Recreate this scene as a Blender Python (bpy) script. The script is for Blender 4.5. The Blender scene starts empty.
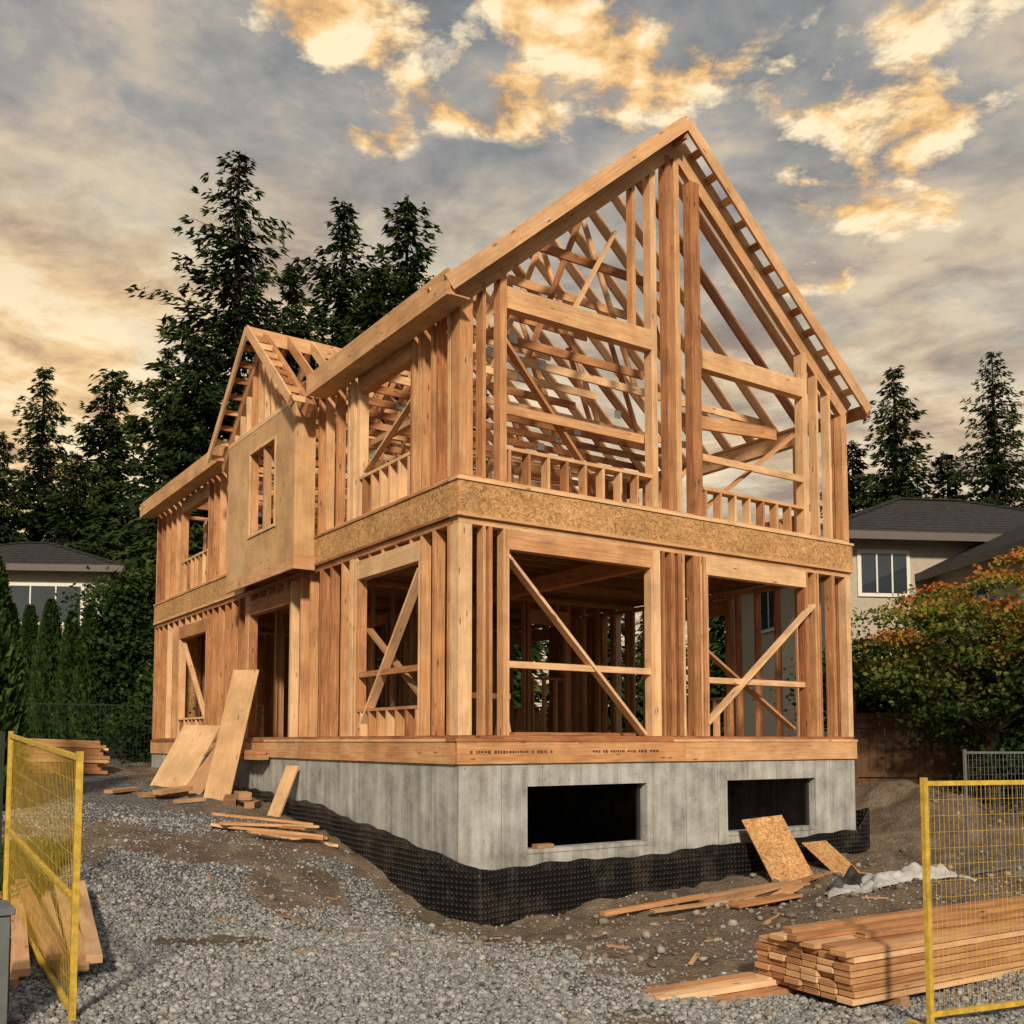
import bpy, math, random
import numpy as np
from mathutils import Vector, Matrix
random.seed(7); rng=np.random.default_rng(7)
scene=bpy.context.scene
D2=math.radians
# ------------------------------------------------------------ site frame
F=(.5604,.8282); R=(.8282,-.5604); C0=(-6.085,-10.13)
def site(X,Z): return (C0[0]+R[0]*X+F[0]*Z, C0[1]+R[1]*X+F[1]*Z)

# ------------------------------------------------------------ terrain
CP=np.array([(-.4,-.4,0.0),(3.6,-.6,.1),(7.6,-.6,.36),(1.5,-2.5,.2),(5,-3,.32),(-.5,1.3,.42),(-.5,2.6,.72),(-.5,5,1.05),(-.5,7.7,1.22),
(-.5,13.7,1.55),(-1.7,2,.82),(-1.6,-1.2,.3),(-4,0,.72),(-4,6,1.15),(-5,12,1.5),(-6,-10,.42),(-3,-6,.4),(0,-7,.35),(4,-8,.3),
(9,-5,.6),(9.6,0,.95),(9.8,4,1.5),(14,-2,1.2),(-9,-4,.85),(-10,4,1.35),(0,20,1.8),(12,15,1.9),(-12,18,1.8),(20,5,1.9),(-20,0,1.6),(8,10,1.7)],float)
def ker(d2): return np.sqrt(d2+1.0)
_d=((CP[:,None,:2]-CP[None,:,:2])**2).sum(-1)
_n=len(CP)
_A=np.zeros((_n+1,_n+1)); _A[:_n,:_n]=ker(_d)+np.eye(_n)*-0.02; _A[:_n,_n]=1; _A[_n,:_n]=1
_w=np.linalg.solve(_A,np.append(CP[:,2],0))
def vnoise(x,y,s,seed=0):
    x=np.asarray(x)*s; y=np.asarray(y)*s
    xi=np.floor(x).astype(int); yi=np.floor(y).astype(int); fx=x-xi; fy=y-yi
    fx=fx*fx*(3-2*fx); fy=fy*fy*(3-2*fy)
    def h(a,b):
        v=np.sin(a*127.1+b*311.7+seed*74.7)*43758.5453
        return v-np.floor(v)
    return (h(xi,yi)*(1-fx)+h(xi+1,yi)*fx)*(1-fy)+(h(xi,yi+1)*(1-fx)+h(xi+1,yi+1)*fx)*fy
def gravel_mask(x,y):
    x=np.asarray(x,float); y=np.asarray(y,float)
    n=(vnoise(x,y,.9,1)-.5)*1.1+(vnoise(x,y,3,2)-.5)*.5
    a=1/(1+np.exp(((x+.95+n)*4))); b=1/(1+np.exp(((y+5.2+n)*4)))
    m=np.maximum(a,b)
    patch=vnoise(x,y,.55,5)*.60+vnoise(x,y,2.1,6)*.35
    for (cx,cy,r1,r2) in ((-3.6,-2.2,.9,.5),(-3.3,-5.4,.9,.45),(-3.2,2.6,.8,1.2)):
        patch=patch+.30*np.clip(1-((x-cx)/r1)**2-((y-cy)/r2)**2,0,1)
    m=m*(1-.85*np.clip((patch-.60)*9,0,1))
    far=np.clip((np.hypot(x+3,y-2)-17)/4,0,1)
    left=np.clip((-6.2-x)/1.0+n*.4,0,1)
    return m*(1-far)*(1-left*np.clip((y+6)/2,0,1))
def gz(x,y):
    x=np.asarray(x,float); y=np.asarray(y,float); sh=x.shape
    X=x.ravel(); Y=y.ravel(); out=np.empty(X.shape)
    for i in range(0,len(X),40000):
        d=(X[i:i+40000,None]-CP[None,:,0])**2+(Y[i:i+40000,None]-CP[None,:,1])**2
        out[i:i+40000]=ker(d)@_w[:_n]+_w[_n]
    r=np.hypot(X,Y-4); t=np.clip((r-18)/14,0,1); t=t*t*(3-2*t)
    gm=gravel_mask(X,Y)
    bump=(vnoise(X,Y,.7,9)-.5)*.10+(vnoise(X,Y,2.2,10)-.5)*.08*(1.3-gm)+(vnoise(X,Y,6,11)-.5)*.07*(1.2-gm)+(vnoise(X,Y,4.6,21)-.5)*.03
    sp=np.exp(-(((X-9.4)/1.0)**2+((Y-.6)/1.6)**2))*.35*(0.7+.6*vnoise(X,Y,2.5,3))
    out=(out+bump+sp)*(1-t)+1.95*t
    ins=(X>.12)&(X<7.2)&(Y>.12)&(Y<13.5)
    out=np.where(ins,-.3,out)
    return out.reshape(sh)
def g1(x,y): return float(gz(np.array([x]),np.array([y]))[0])

# ------------------------------------------------------------ material helpers
class NT:
    def __init__(s,tree): s.t=tree; s.t.nodes.clear()
    def n(s,typ,**kw):
        nd=s.t.nodes.new(typ)
        for k,v in kw.items():
            if k.startswith('i_'):
                key=k[2:]; key=int(key) if key.isdigit() else key.replace('_',' ')
                nd.inputs[key].default_value=v
            else: setattr(nd,k,v)
        return nd
    def l(s,a,b): s.t.links.new(a,b)
    def math(s,op,a,b=None,clamp=False):
        nd=s.t.nodes.new('ShaderNodeMath'); nd.operation=op; nd.use_clamp=clamp
        for i,v in enumerate((a,b)):
            if v is None: continue
            if isinstance(v,(int,float)): nd.inputs[i].default_value=v
            else: s.l(v,nd.inputs[i])
        return nd.outputs[0]
    def mix(s,f,a,b,blend='MIX'):
        nd=s.t.nodes.new('ShaderNodeMix'); nd.data_type='RGBA'; nd.blend_type=blend
        for i,v in ((0,f),(6,a),(7,b)):
            if isinstance(v,(int,float)): nd.inputs[i].default_value=v
            elif isinstance(v,tuple): nd.inputs[i].default_value=v if len(v)==4 else (*v,1)
            else: s.l(v,nd.inputs[i])
        return nd.outputs[2]
    def ramp(s,f,stops):
        nd=s.t.nodes.new('ShaderNodeValToRGB'); e=nd.color_ramp.elements
        while len(e)<len(stops): e.new(.5)
        for i,(p,c) in enumerate(stops):
            e[i].position=p; e[i].color=(c if isinstance(c,tuple) else (c,c,c))+(1,)
        s.l(f,nd.inputs[0]); return nd.outputs[0]
    def noise(s,vec,scale,detail=4,rough=.55,dist=0):
        nd=s.n('ShaderNodeTexNoise'); nd.inputs['Scale'].default_value=scale; nd.inputs['Detail'].default_value=detail
        nd.inputs['Roughness'].default_value=rough; nd.inputs['Distortion'].default_value=dist
        if vec is not None: s.l(vec,nd.inputs['Vector'])
        return nd.outputs[0]
    def mapping(s,vec,scale=(1,1,1),rot=(0,0,0),loc=(0,0,0)):
        nd=s.n('ShaderNodeMapping'); nd.inputs['Scale'].default_value=scale; nd.inputs['Rotation'].default_value=rot; nd.inputs['Location'].default_value=loc
        s.l(vec,nd.inputs[0]); return nd.outputs[0]
    def bump(s,h,strength=.3,dist=.02):
        nd=s.n('ShaderNodeBump'); nd.inputs['Strength'].default_value=strength; nd.inputs['Distance'].default_value=dist
        s.l(h,nd.inputs['Height']); return nd.outputs[0]
def newmat(name):
    m=bpy.data.materials.new(name); m.use_nodes=True; return m,NT(m.node_tree)
def finish(t,col,rough=.8,bump=None,metal=0,spec=.3,trans=0):
    p=t.n('ShaderNodeBsdfPrincipled'); o=t.n('ShaderNodeOutputMaterial')
    if isinstance(col,tuple): p.inputs['Base Color'].default_value=(*col,1)
    else: t.l(col,p.inputs['Base Color'])
    if isinstance(rough,(int,float)): p.inputs['Roughness'].default_value=rough
    else: t.l(rough,p.inputs['Roughness'])
    p.inputs['Metallic'].default_value=metal; p.inputs['Specular IOR Level'].default_value=spec
    if bump is not None: t.l(bump,p.inputs['Normal'])
    t.l(p.outputs[0],o.inputs[0])
def diffuse(t,col,trans=0):
    p=t.n('ShaderNodeBsdfDiffuse'); o=t.n('ShaderNodeOutputMaterial'); t.l(col,p.inputs[0])
    if trans:
        tr=t.n('ShaderNodeBsdfTranslucent'); mx=t.n('ShaderNodeMixShader',i_0=trans); t.l(col,tr.inputs[0])
        t.l(p.outputs[0],mx.inputs[1]); t.l(tr.outputs[0],mx.inputs[2]); t.l(mx.outputs[0],o.inputs[0])
    else: t.l(p.outputs[0],o.inputs[0])
def lumber(name,c_dark,c_mid,c_light,weather=0.0):
    m,t=newmat(name)
    uv=t.n('ShaderNodeUVMap').outputs[0]; at=t.n('ShaderNodeAttribute',attribute_name='rnd').outputs['Fac']
    v=t.mapping(uv,(1.3,26,1)); g=t.noise(v,1.6,4,.6,.6)
    big=t.noise(t.mapping(uv,(.8,3,1)),1.5,2)
    f=t.math('ADD',t.math('MULTIPLY',g,.8),t.math('ADD',t.math('MULTIPLY',at,.68),t.math('MULTIPLY',big,.4)))
    f=t.math('SUBTRACT',f,.45)
    col=t.ramp(f,[(.06,c_dark),(.45,c_mid),(.9,c_light)])
    vo=t.n('ShaderNodeTexVoronoi'); vo.inputs['Scale'].default_value=1; t.l(t.mapping(uv,(2.2,9,1)),vo.inputs['Vector'])
    kn=t.ramp(vo.outputs['Distance'],[(.05,(.14,.08,.05)),(.14,(1.,1.,1.))])
    col=t.mix(.8,col,t.mix(1,col,kn,'MULTIPLY'))
    geo=t.n('ShaderNodeNewGeometry').outputs['Position']
    st=t.ramp(t.noise(geo,1.7,4,.65),[(.35,.76),(.6,1.05)])
    col=t.mix(1,col,st,'MULTIPLY')
    if weather: col=t.mix(weather,col,(.16,.14,.12))
    finish(t,col,.72,t.bump(g,.25,.004),spec=.25); return m
M_w=lumber('framing_lumber',(.24,.088,.038),(.54,.275,.125),(.78,.54,.32))
M_w2=lumber('weathered_lumber',(.18,.085,.042),(.40,.21,.10),(.57,.35,.19),.15)
M_stack=lumber('stacked_lumber',(.30,.13,.06),(.56,.31,.15),(.78,.54,.33))
def osbmat(name,a,b,c,scale=22):
    m,t=newmat(name); geo=t.n('ShaderNodeNewGeometry').outputs['Position']
    nz=t.n('ShaderNodeTexNoise'); nz.inputs['Scale'].default_value=6; t.l(geo,nz.inputs['Vector'])
    add=t.n('ShaderNodeVectorMath',operation='MULTIPLY_ADD'); t.l(nz.outputs['Color'],add.inputs[0]); add.inputs[1].default_value=(.25,.25,.25); t.l(geo,add.inputs[2])
    vo=t.n('ShaderNodeTexVoronoi'); vo.inputs['Scale'].default_value=scale; t.l(t.mapping(add.outputs[0],(1,1,1.9),(.3,.4,.5)),vo.inputs['Vector'])
    sep=t.n('ShaderNodeSeparateColor'); t.l(vo.outputs['Color'],sep.inputs[0])
    col=t.ramp(sep.outputs[0],[(0,a),(.5,b),(1,c)])
    col=t.mix(1,col,t.ramp(t.noise(geo,1.3,5,.65),[(.3,.66),(.65,1.06)]),'MULTIPLY')
    finish(t,col,.75,t.bump(vo.outputs['Distance'],.25,.004)); return m
M_osb=osbmat('osb_sheathing',(.32,.155,.06),(.52,.29,.12),(.68,.43,.21),32)
M_ply=lumber('plywood',(.38,.21,.10),(.56,.345,.175),(.70,.48,.28))
m,t=newmat('concrete'); M_con=m; geo=t.n('ShaderNodeNewGeometry').outputs['Position']
a=t.noise(geo,2.2,7,.65); b=t.noise(t.mapping(geo,(5,5,.45)),1.6,4,.6); c=t.noise(geo,45,2)
f=t.math('ADD',t.math('MULTIPLY',a,.5),t.math('ADD',t.math('MULTIPLY',b,.4),t.math('MULTIPLY',c,.12)))
col=t.ramp(f,[(.36,(.14,.143,.14)),(.5,(.33,.335,.325)),(.64,(.51,.515,.50))])
sx=t.n('ShaderNodeSeparateXYZ'); t.l(geo,sx.inputs[0])
sm=t.math('ADD',sx.outputs[0],sx.outputs[1]); fr=t.math('FRACT',t.math('DIVIDE',sm,.61)); ln=t.math('LESS_THAN',fr,.02)
col=t.mix(t.math('MULTIPLY',ln,.55),col,(.10,.10,.10))
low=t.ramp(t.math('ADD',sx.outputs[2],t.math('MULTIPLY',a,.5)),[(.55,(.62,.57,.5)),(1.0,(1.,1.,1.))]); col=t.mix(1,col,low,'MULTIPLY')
vo=t.n('ShaderNodeTexVoronoi'); vo.inputs['Scale'].default_value=9; t.l(geo,vo.inputs['Vector'])
pit=t.math('LESS_THAN',vo.outputs['Distance'],.09); col=t.mix(t.math('MULTIPLY',pit,.6),col,(.06,.06,.06))
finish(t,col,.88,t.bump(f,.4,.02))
m,t=newmat('dimple_membrane'); M_mem=m
uv=t.n('ShaderNodeUVMap').outputs[0]; sx=t.n('ShaderNodeSeparateXYZ'); t.l(uv,sx.inputs[0])
w1=t.math('SINE',t.math('MULTIPLY',sx.outputs[0],95)); w2=t.math('SINE',t.math('MULTIPLY',sx.outputs[1],95)); w=t.math('MAXIMUM',t.math('ADD',w1,w2),0)
geo=t.n('ShaderNodeNewGeometry').outputs['Position']
dust=t.math('MULTIPLY',t.ramp(t.noise(geo,3,5,.7),[(.48,0.),(.72,1.)]),.4)
col=t.mix(dust,t.mix(t.math('MULTIPLY',w,.5),(.004,.004,.005),(.033,.034,.037)),(.12,.10,.08))
finish(t,col,.45,t.bump(w,1.0,.02),spec=.35)
m,t=newmat('ground_soil_gravel'); M_gr=m; geo=t.n('ShaderNodeNewGeometry').outputs['Position']
gm=t.n('ShaderNodeAttribute',attribute_name='gravel').outputs['Fac']; gs=t.n('ShaderNodeAttribute',attribute_name='grass').outputs['Fac']
vo=t.n('ShaderNodeTexVoronoi'); vo.inputs['Scale'].default_value=30; t.l(geo,vo.inputs['Vector'])
vo2=t.n('ShaderNodeTexVoronoi'); vo2.inputs['Scale'].default_value=60; t.l(geo,vo2.inputs['Vector'])
sc=t.n('ShaderNodeSeparateColor'); t.l(vo.outputs['Color'],sc.inputs[0])
gcol=t.ramp(sc.outputs[0],[(0,(.08,.084,.09)),(.5,(.18,.187,.193)),(1,(.38,.385,.385))])
gcol=t.mix(t.math('MULTIPLY',t.ramp(vo.outputs['Distance'],[(.3,0.),(.75,1.)]),.8),gcol,(.04,.04,.042))
dn=t.noise(geo,1.5,8,.7); dcol=t.ramp(dn,[(.3,(.065,.048,.035)),(.5,(.155,.12,.088)),(.7,(.27,.215,.165))])
dcol=t.mix(t.math('MULTIPLY',t.ramp(vo2.outputs['Distance'],[(.12,1.),(.3,0.)]),.4),dcol,(.28,.26,.23))
fac=t.math('ADD',gm,t.math('MULTIPLY',t.math('SUBTRACT',t.noise(geo,4,5,.7),.5),.9),True)
fac=t.ramp(fac,[(.35,0.),(.6,1.)])
col=t.mix(fac,dcol,gcol)
gn=t.noise(geo,30,3,.7); grass=t.ramp(gn,[(.3,(.018,.035,.01)),(.7,(.06,.085,.025))]); col=t.mix(gs,col,grass)
h=t.math('ADD',t.math('MULTIPLY',vo.outputs['Distance'],-.6),t.math('ADD',t.noise(geo,8,6,.7),t.math('MULTIPLY',vo2.outputs['Distance'],-.2)))
finish(t,col,.93,t.bump(h,.9,.04),spec=.2)
def rndramp(name,stops,rough=.85,trans=0,spec=.2,attr='rnd',nscale=None,dif=True):
    m,t=newmat(name); at=t.n('ShaderNodeAttribute',attribute_name=attr).outputs['Fac']
    if nscale:
        geo=t.n('ShaderNodeNewGeometry').outputs['Position']
        at=t.math('ADD',t.math('MULTIPLY',at,.6),t.math('MULTIPLY',t.noise(geo,nscale,2),.5))
    diffuse(t,t.ramp(at,stops),trans)
    return m
M_stone=rndramp('crushed_stone',[(0,(.07,.074,.08)),(.45,(.20,.207,.213)),(.8,(.34,.345,.345)),(1,(.52,.51,.49))],nscale=50)
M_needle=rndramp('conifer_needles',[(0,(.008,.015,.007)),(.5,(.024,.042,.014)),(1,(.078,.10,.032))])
M_needle2=rndramp('cedar_foliage',[(0,(.012,.026,.008)),(.5,(.035,.066,.018)),(1,(.085,.13,.035))])
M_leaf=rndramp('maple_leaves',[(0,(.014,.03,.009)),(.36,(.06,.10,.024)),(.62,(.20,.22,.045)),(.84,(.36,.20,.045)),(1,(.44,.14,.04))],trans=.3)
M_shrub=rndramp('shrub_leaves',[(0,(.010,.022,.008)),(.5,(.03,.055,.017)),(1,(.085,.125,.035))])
def simple(name,colr,rough=.6,metal=0,nz=.25,scale=8,spec=.3):
    m,t=newmat(name); geo=t.n('ShaderNodeNewGeometry').outputs['Position']
    f=t.ramp(t.noise(geo,scale,4,.65),[(.3,1-nz),(.7,1+nz*.3)])
    finish(t,t.mix(1,(*colr,1),f,'MULTIPLY'),rough,metal=metal,spec=spec); return m
M_bark=simple('bark',(.07,.045,.03),.95,nz=.6,scale=6)
M_yel=simple('yellow_powder_coat',(.60,.41,.06),.5,nz=.45,scale=14)
M_steel=simple('galvanised_steel',(.25,.26,.27),.45,.7)
M_dgreen=simple('green_wire',(.02,.035,.025),.5)
M_stucco=simple('stucco',(.40,.36,.31),.9,nz=.15)
M_stucco2=simple('stucco_pale',(.42,.38,.32),.9,nz=.15)
M_white=simple('white_trim',(.7,.69,.66),.6,nz=.1)
M_gutter=simple('gutter',(.12,.105,.095),.6,nz=.1)
M_fencew=simple('stained_fence_wood',(.15,.08,.046),.85,nz=.4,scale=5)
M_strap=simple('black_strap',(.01,.01,.01),.4)
M_stamp=simple('grade_stamp_ink',(.13,.06,.03),.8)
M_tag=simple('truss_plate',(.45,.52,.56),.35,.3)
M_box=simple('utility_box',(.14,.16,.17),.6,nz=.3)
M_tarp=simple('white_tarp',(.46,.47,.48),.55,nz=.4,scale=4)
M_dark=simple('dark_tarp',(.03,.032,.035),.5,nz=.4)
m,t=newmat('window_glass'); M_glass=m; finish(t,(.03,.04,.05),.06,spec=.9)
m,t=newmat('roof_shingles'); M_roof=m; geo=t.n('ShaderNodeNewGeometry').outputs['Position']
sx=t.n('ShaderNodeSeparateXYZ'); t.l(geo,sx.inputs[0])
row=t.math('FRACT',t.math('MULTIPLY',sx.outputs[2],7)); cc=t.ramp(t.noise(t.mapping(geo,(3,3,12)),2,4,.75),[(.3,(.018,.018,.02)),(.7,(.065,.062,.066))])
col=t.mix(t.math('MULTIPLY',t.math('LESS_THAN',row,.25),.75),cc,(.008,.008,.009)); finish(t,col,.95,spec=.1)

# ------------------------------------------------------------ mesh builder
def fast_mesh(name,V,Fc,mat,rnd=None,attrs=None,smooth=False):
    V=np.asarray(V,np.float32); Fc=np.asarray(Fc,np.int32); k=Fc.shape[1]
    me=bpy.data.meshes.new(name); me.vertices.add(len(V)); me.vertices.foreach_set('co',V.ravel())
    me.loops.add(Fc.size); me.loops.foreach_set('vertex_index',Fc.ravel())
    me.polygons.add(len(Fc)); me.polygons.foreach_set('loop_start',np.arange(0,Fc.size,k,dtype=np.int32))
    me.update(calc_edges=True); me.validate()
    if rnd is not None:
        at=me.attributes.new('rnd','FLOAT','FACE'); at.data.foreach_set('value',np.asarray(rnd,np.float32))
    me.materials.append(mat)
    if smooth: me.polygons.foreach_set('use_smooth',np.ones(len(Fc),bool))
    return me
def link(name,me,parent=None):
    o=bpy.data.objects.new(name,me); scene.collection.objects.link(o)
    if parent: o.parent=parent
    return o
def empty(name,loc=(0,0,0)):
    o=bpy.data.objects.new(name,None); scene.collection.objects.link(o); o.location=loc; o.empty_display_size=.2; return o
class MB:
    def __init__(s): s.v=[]; s.f=[]; s.uv=[]; s.r=[]; s.mi=[]; s.mats=[]
    def _mi(s,mat):
        if mat not in s.mats: s.mats.append(mat)
        return s.mats.index(mat)
    def beam(s,p0,p1,w,d,mat,up=(0,0,1),jit=.0018,rnd=None,taper=1.0):
        p0=Vector(p0); p1=Vector(p1); a=p1-p0; L=a.length; a=a/L; up=Vector(up)
        if abs(a.dot(up))>.99: up=Vector((1,0,0))
        sd=a.cross(up).normalized(); n=sd.cross(a)
        w=w+random.uniform(-jit,jit); d=d+random.uniform(-jit,jit)
        ofs=sd*random.uniform(-jit,jit)+n*random.uniform(-jit,jit); p0=p0+ofs-a*random.uniform(0,jit); p1=p1+ofs+a*random.uniform(0,jit)
        b=len(s.v)
        for p,k in ((p0,1),(p1,taper)):
            for (i,j) in ((-1,-1),(1,-1),(1,1),(-1,1)): s.v.append(p+sd*(w*k/2*i)+n*(d*k/2*j))
        r=random.random() if rnd is None else rnd; o1=random.uniform(0,50); o2=random.uniform(0,50); m=s._mi(mat)
        dims=(w,d,w,d); acc=0
        for q in range(4):
            q2=(q+1)%4; dd=dims[q]; s.f.append((b+q,b+q2,b+4+q2,b+4+q))
            s.uv+=[(o1,o2+acc),(o1,o2+acc+dd),(o1+L,o2+acc+dd),(o1+L,o2+acc)]; acc+=dd; s.r.append(r); s.mi.append(m)
        s.f.append((b+3,b+2,b+1,b)); s.f.append((b+4,b+5,b+6,b+7))
        for _ in range(2):
            s.uv+=[(o1,o2),(o1+w*.2,o2),(o1+w*.2,o2+d*2),(o1,o2+d*2)]; s.r.append(max(0,r-.2)); s.mi.append(m)
    def box(s,x0,x1,y0,y1,z0,z1,mat,jit=.0018,rnd=None):
        dx,dy,dz=x1-x0,y1-y0,z1-z0; cx,cy,cz=(x0+x1)/2,(y0+y1)/2,(z0+z1)/2
        if dz>=dx and dz>=dy: s.beam((cx,cy,z0),(cx,cy,z1),dy,dx,mat,(1,0,0),jit,rnd)
        elif dx>=dy: s.beam((x0,cy,cz),(x1,cy,cz),dy,dz,mat,(0,0,1),jit,rnd)
        else: s.beam((cx,y0,cz),(cx,y1,cz),dx,dz,mat,(0,0,1),jit,rnd)
    def poly(s,pts,mat,rnd=.5):
        b=len(s.v); s.v+=[Vector(p) for p in pts]; s.f.append(tuple(range(b,b+len(pts))))
        s.uv+=[(p[0]+p[1],p[2]) for p in pts]; s.r.append(rnd); s.mi.append(s._mi(mat))
    def obj(s,name,parent=None,bevel=0):
        me=bpy.data.meshes.new(name); me.from_pydata([tuple(v) for v in s.v],[],s.f)
        for m in s.mats: me.materials.append(m)
        me.polygons.foreach_set('material_index',s.mi)
        l=me.uv_layers.new(name='UVMap'); l.data.foreach_set('uv',np.array(s.uv,np.float32).ravel())
        at=me.attributes.new('rnd','FLOAT','FACE'); at.data.foreach_set('value',np.array(s.r,np.float32))
        me.update(); o=link(name,me,parent)
        if bevel:
            bm=o.modifiers.new('bevel','BEVEL'); bm.width=bevel; bm.segments=1; bm.limit_method='ANGLE'
        return o

# ------------------------------------------------------------ ground sheet
def axis(lo,hi,step):
    inner=np.arange(lo,hi+1e-6,step); out=[]; d=step; p=hi
    while p<420: d*=1.22; p+=d; out.append(p)
    o2=[]; d=step; p=lo
    while p>-420: d*=1.22; p-=d; o2.append(p)
    return np.array(o2[::-1]+list(inner)+out)
ax=axis(-13,15,.09); ay=axis(-11,16,.09)
GX,GY=np.meshgrid(ax,ay); GZ=gz(GX,GY); nx,ny=len(ax),len(ay)
V=np.stack([GX.ravel(),GY.ravel(),GZ.ravel()],1); idx=np.arange(nx*ny).reshape(ny,nx)
Fc=np.stack([idx[:-1,:-1].ravel(),idx[:-1,1:].ravel(),idx[1:,1:].ravel(),idx[1:,:-1].ravel()],1)
me=fast_mesh('ground',V,Fc,M_gr,smooth=True)
a=me.attributes.new('gravel','FLOAT','POINT'); a.data.foreach_set('value',gravel_mask(V[:,0],V[:,1]).astype(np.float32))
gr=np.clip((np.hypot(V[:,0]-1,V[:,1]-3)-17)/5,0,1); gr=np.maximum(gr,np.clip((-6.4-V[:,0])/1.2,0,1)*np.clip((V[:,1]+6)/2,0,1)); gr=np.maximum(gr,np.clip((V[:,0]-10.5)/1.5,0,1))
a=me.attributes.new('grass','FLOAT','POINT'); a.data.foreach_set('value',gr.astype(np.float32))
link('ground',me)

ph=(1+5**.5)/2
ico=np.array([(-1,ph,0),(1,ph,0),(-1,-ph,0),(1,-ph,0),(0,-1,ph),(0,1,ph),(0,-1,-ph),(0,1,-ph),(ph,0,-1),(ph,0,1),(-ph,0,-1),(-ph,0,1)])/1.9
icf=np.array([(0,11,5),(0,5,1),(0,1,7),(0,7,10),(0,10,11),(1,5,9),(5,11,4),(11,10,2),(10,7,6),(7,1,8),(3,9,4),(3,4,2),(3,2,6),(3,6,8),(3,8,9),(4,9,5),(2,4,11),(6,2,10),(8,6,7),(9,8,1)])
def stones(name,x,y,rad,mat):
    n=len(x); z=gz(x,y)
    base=ico[None]+rng.normal(0,.13,(n,12,3))
    base*=(rng.uniform(.6,1.2,(n,1,3))*np.array([1,1,.75]))*rad[:,None,None]
    th=rng.uniform(0,6.28,n); c,s=np.cos(th),np.sin(th)
    bx=base[...,0]*c[:,None]-base[...,1]*s[:,None]; by=base[...,0]*s[:,None]+base[...,1]*c[:,None]
    P=np.stack([bx+x[:,None],by+y[:,None],base[...,2]+(z+rad*.3)[:,None]],-1)
    Fc=(icf[None]+(np.arange(n)*12)[:,None,None]).reshape(-1,3)
    return link(name,fast_mesh(name,P.reshape(-1,3),Fc,mat,np.repeat(rng.random(n),20)))
N=150000
Zs=rng.uniform(4.6,15,N); Xs=rng.uniform(-.62,.62,N)*Zs
keep=rng.random(N)<np.clip(1.3-(Zs-5)/9,.12,1)
wx=C0[0]+R[0]*Xs+F[0]*Zs; wy=C0[1]+R[1]*Xs+F[1]*Zs
mk=gravel_mask(wx,wy); keep&=(rng.random(N)<np.clip(mk*1.1,.05,1)); keep&=~((wx>-.15)&(wx<7.5)&(wy>-.15))
wx,wy=wx[keep][:72000],wy[keep][:72000]
stones('gravel',wx,wy,rng.uniform(.008,.022,len(wx))*np.where(rng.random(len(wx))<.06,1.7,1),M_stone)
n=1800
rx=rng.uniform(-2.5,11,n); ry=rng.uniform(-6,-.15,n); k=~((rx>-.2)&(rx<7.5)&(ry>-.3))
rx,ry=rx[k],ry[k]; stones('rubble',rx,ry,.012+.05*rng.random(len(rx))**3,rndramp('rubble_stone',[(0,(.08,.07,.06)),(.5,(.18,.15,.12)),(1,(.40,.37,.33))],nscale=20))

# ------------------------------------------------------------ HOUSE
house=empty('timber_frame_house')
W=7.32; Lh=13.67
fb=MB(); T=.2; zt=1.83; zb=-.6
def wall_y(y0,y1,holes):
    x=0
    for (a,b,c,d) in holes:
        fb.box(x,a,y0,y1,zb,zt,M_con,0); fb.box(a,b,y0,y1,zb,c,M_con,0); fb.box(a,b,y0,y1,d,zt,M_con,0); x=b
    fb.box(x,W,y0,y1,zb,zt,M_con,0)
wall_y(0,T,[(1.0,2.95,.78,1.55),(4.47,6.38,.82,1.55)])
fb.box(0,T,T,Lh,zb,zt,M_con,0); fb.box(W-T,W,T,Lh,zb,zt,M_con,0); fb.box(T,W-T,Lh-T,Lh,zb,zt,M_con,0)
for a,b,c,d in [(1.0,2.95,.78,1.55),(4.47,6.38,.82,1.55)]:
    fb.box(a+.001,a+.05,.13,.17,c,d,M_dark); fb.box(b-.05,b-.001,.13,.17,c,d,M_dark)
    fb.box(a-.01,b+.01,-.012,.02,c-.05,c-.003,M_con,0)
fb.obj('foundation',house)
path=[(-.08,7.1,.55),(-.12,5.5,.52),(-.18,4,.5),(-.24,2.5,.5),(-.3,1.2,.48),(-.22,.3,.5),(.06,-.42,.6),(.6,-.26,.62),(2,-.14,.62),(3.6,-.12,.60),(5.5,-.12,.6),(7.1,-.13,.6),(7.45,-.15,.85),(7.5,.5,.8)]
tops=[1.30,1.26,1.2,1.10,.96,.84,.66,.62,.62,.64,.68,.72,1.05,1.0]
PV=[];PF=[];UV=[]; acc=0; prev=None; seg=16; rows=6
cols=[]
for i in range(len(path)-1):
    for j in range(seg):
        tt=j/seg; x=path[i][0]*(1-tt)+path[i+1][0]*tt; y=path[i][1]*(1-tt)+path[i+1][1]*tt; zt_=tops[i]*(1-tt)+tops[i+1]*tt
        if prev: acc+=math.hypot(x-prev[0],y-prev[1])
        prev=(x,y); wob=.025*math.sin(acc*3.1)+.02*math.sin(acc*7.7+1); cols.append((x,y,zt_+.02*math.sin(acc*2.3)+.012*math.sin(acc*11),acc,wob))
for (x,y,z1,ac,wob) in cols:
    z0=g1(x,y)-.15
    for r in range(rows+1):
        tt=r/rows; ox=-wob*(tt) if y>0 else 0; oy=-wob*tt if y<=0 else 0
        PV.append((x+ox-.03*tt*(y>0),y+oy,z0+(z1-z0)*tt)); UV.append((ac,z0+(z1-z0)*tt))
nc=len(cols)
for i in range(nc-1):
    for r in range(rows): b=i*(rows+1)+r; PF.append((b,b+rows+1,b+rows+2,b+1))
me=fast_mesh('foundation_membrane',PV,PF,M_mem,smooth=True)
l=me.uv_layers.new(name='UVMap'); l.data.foreach_set('uv',np.array([UV[v] for f in PF for v in f],np.float32).ravel())
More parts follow.
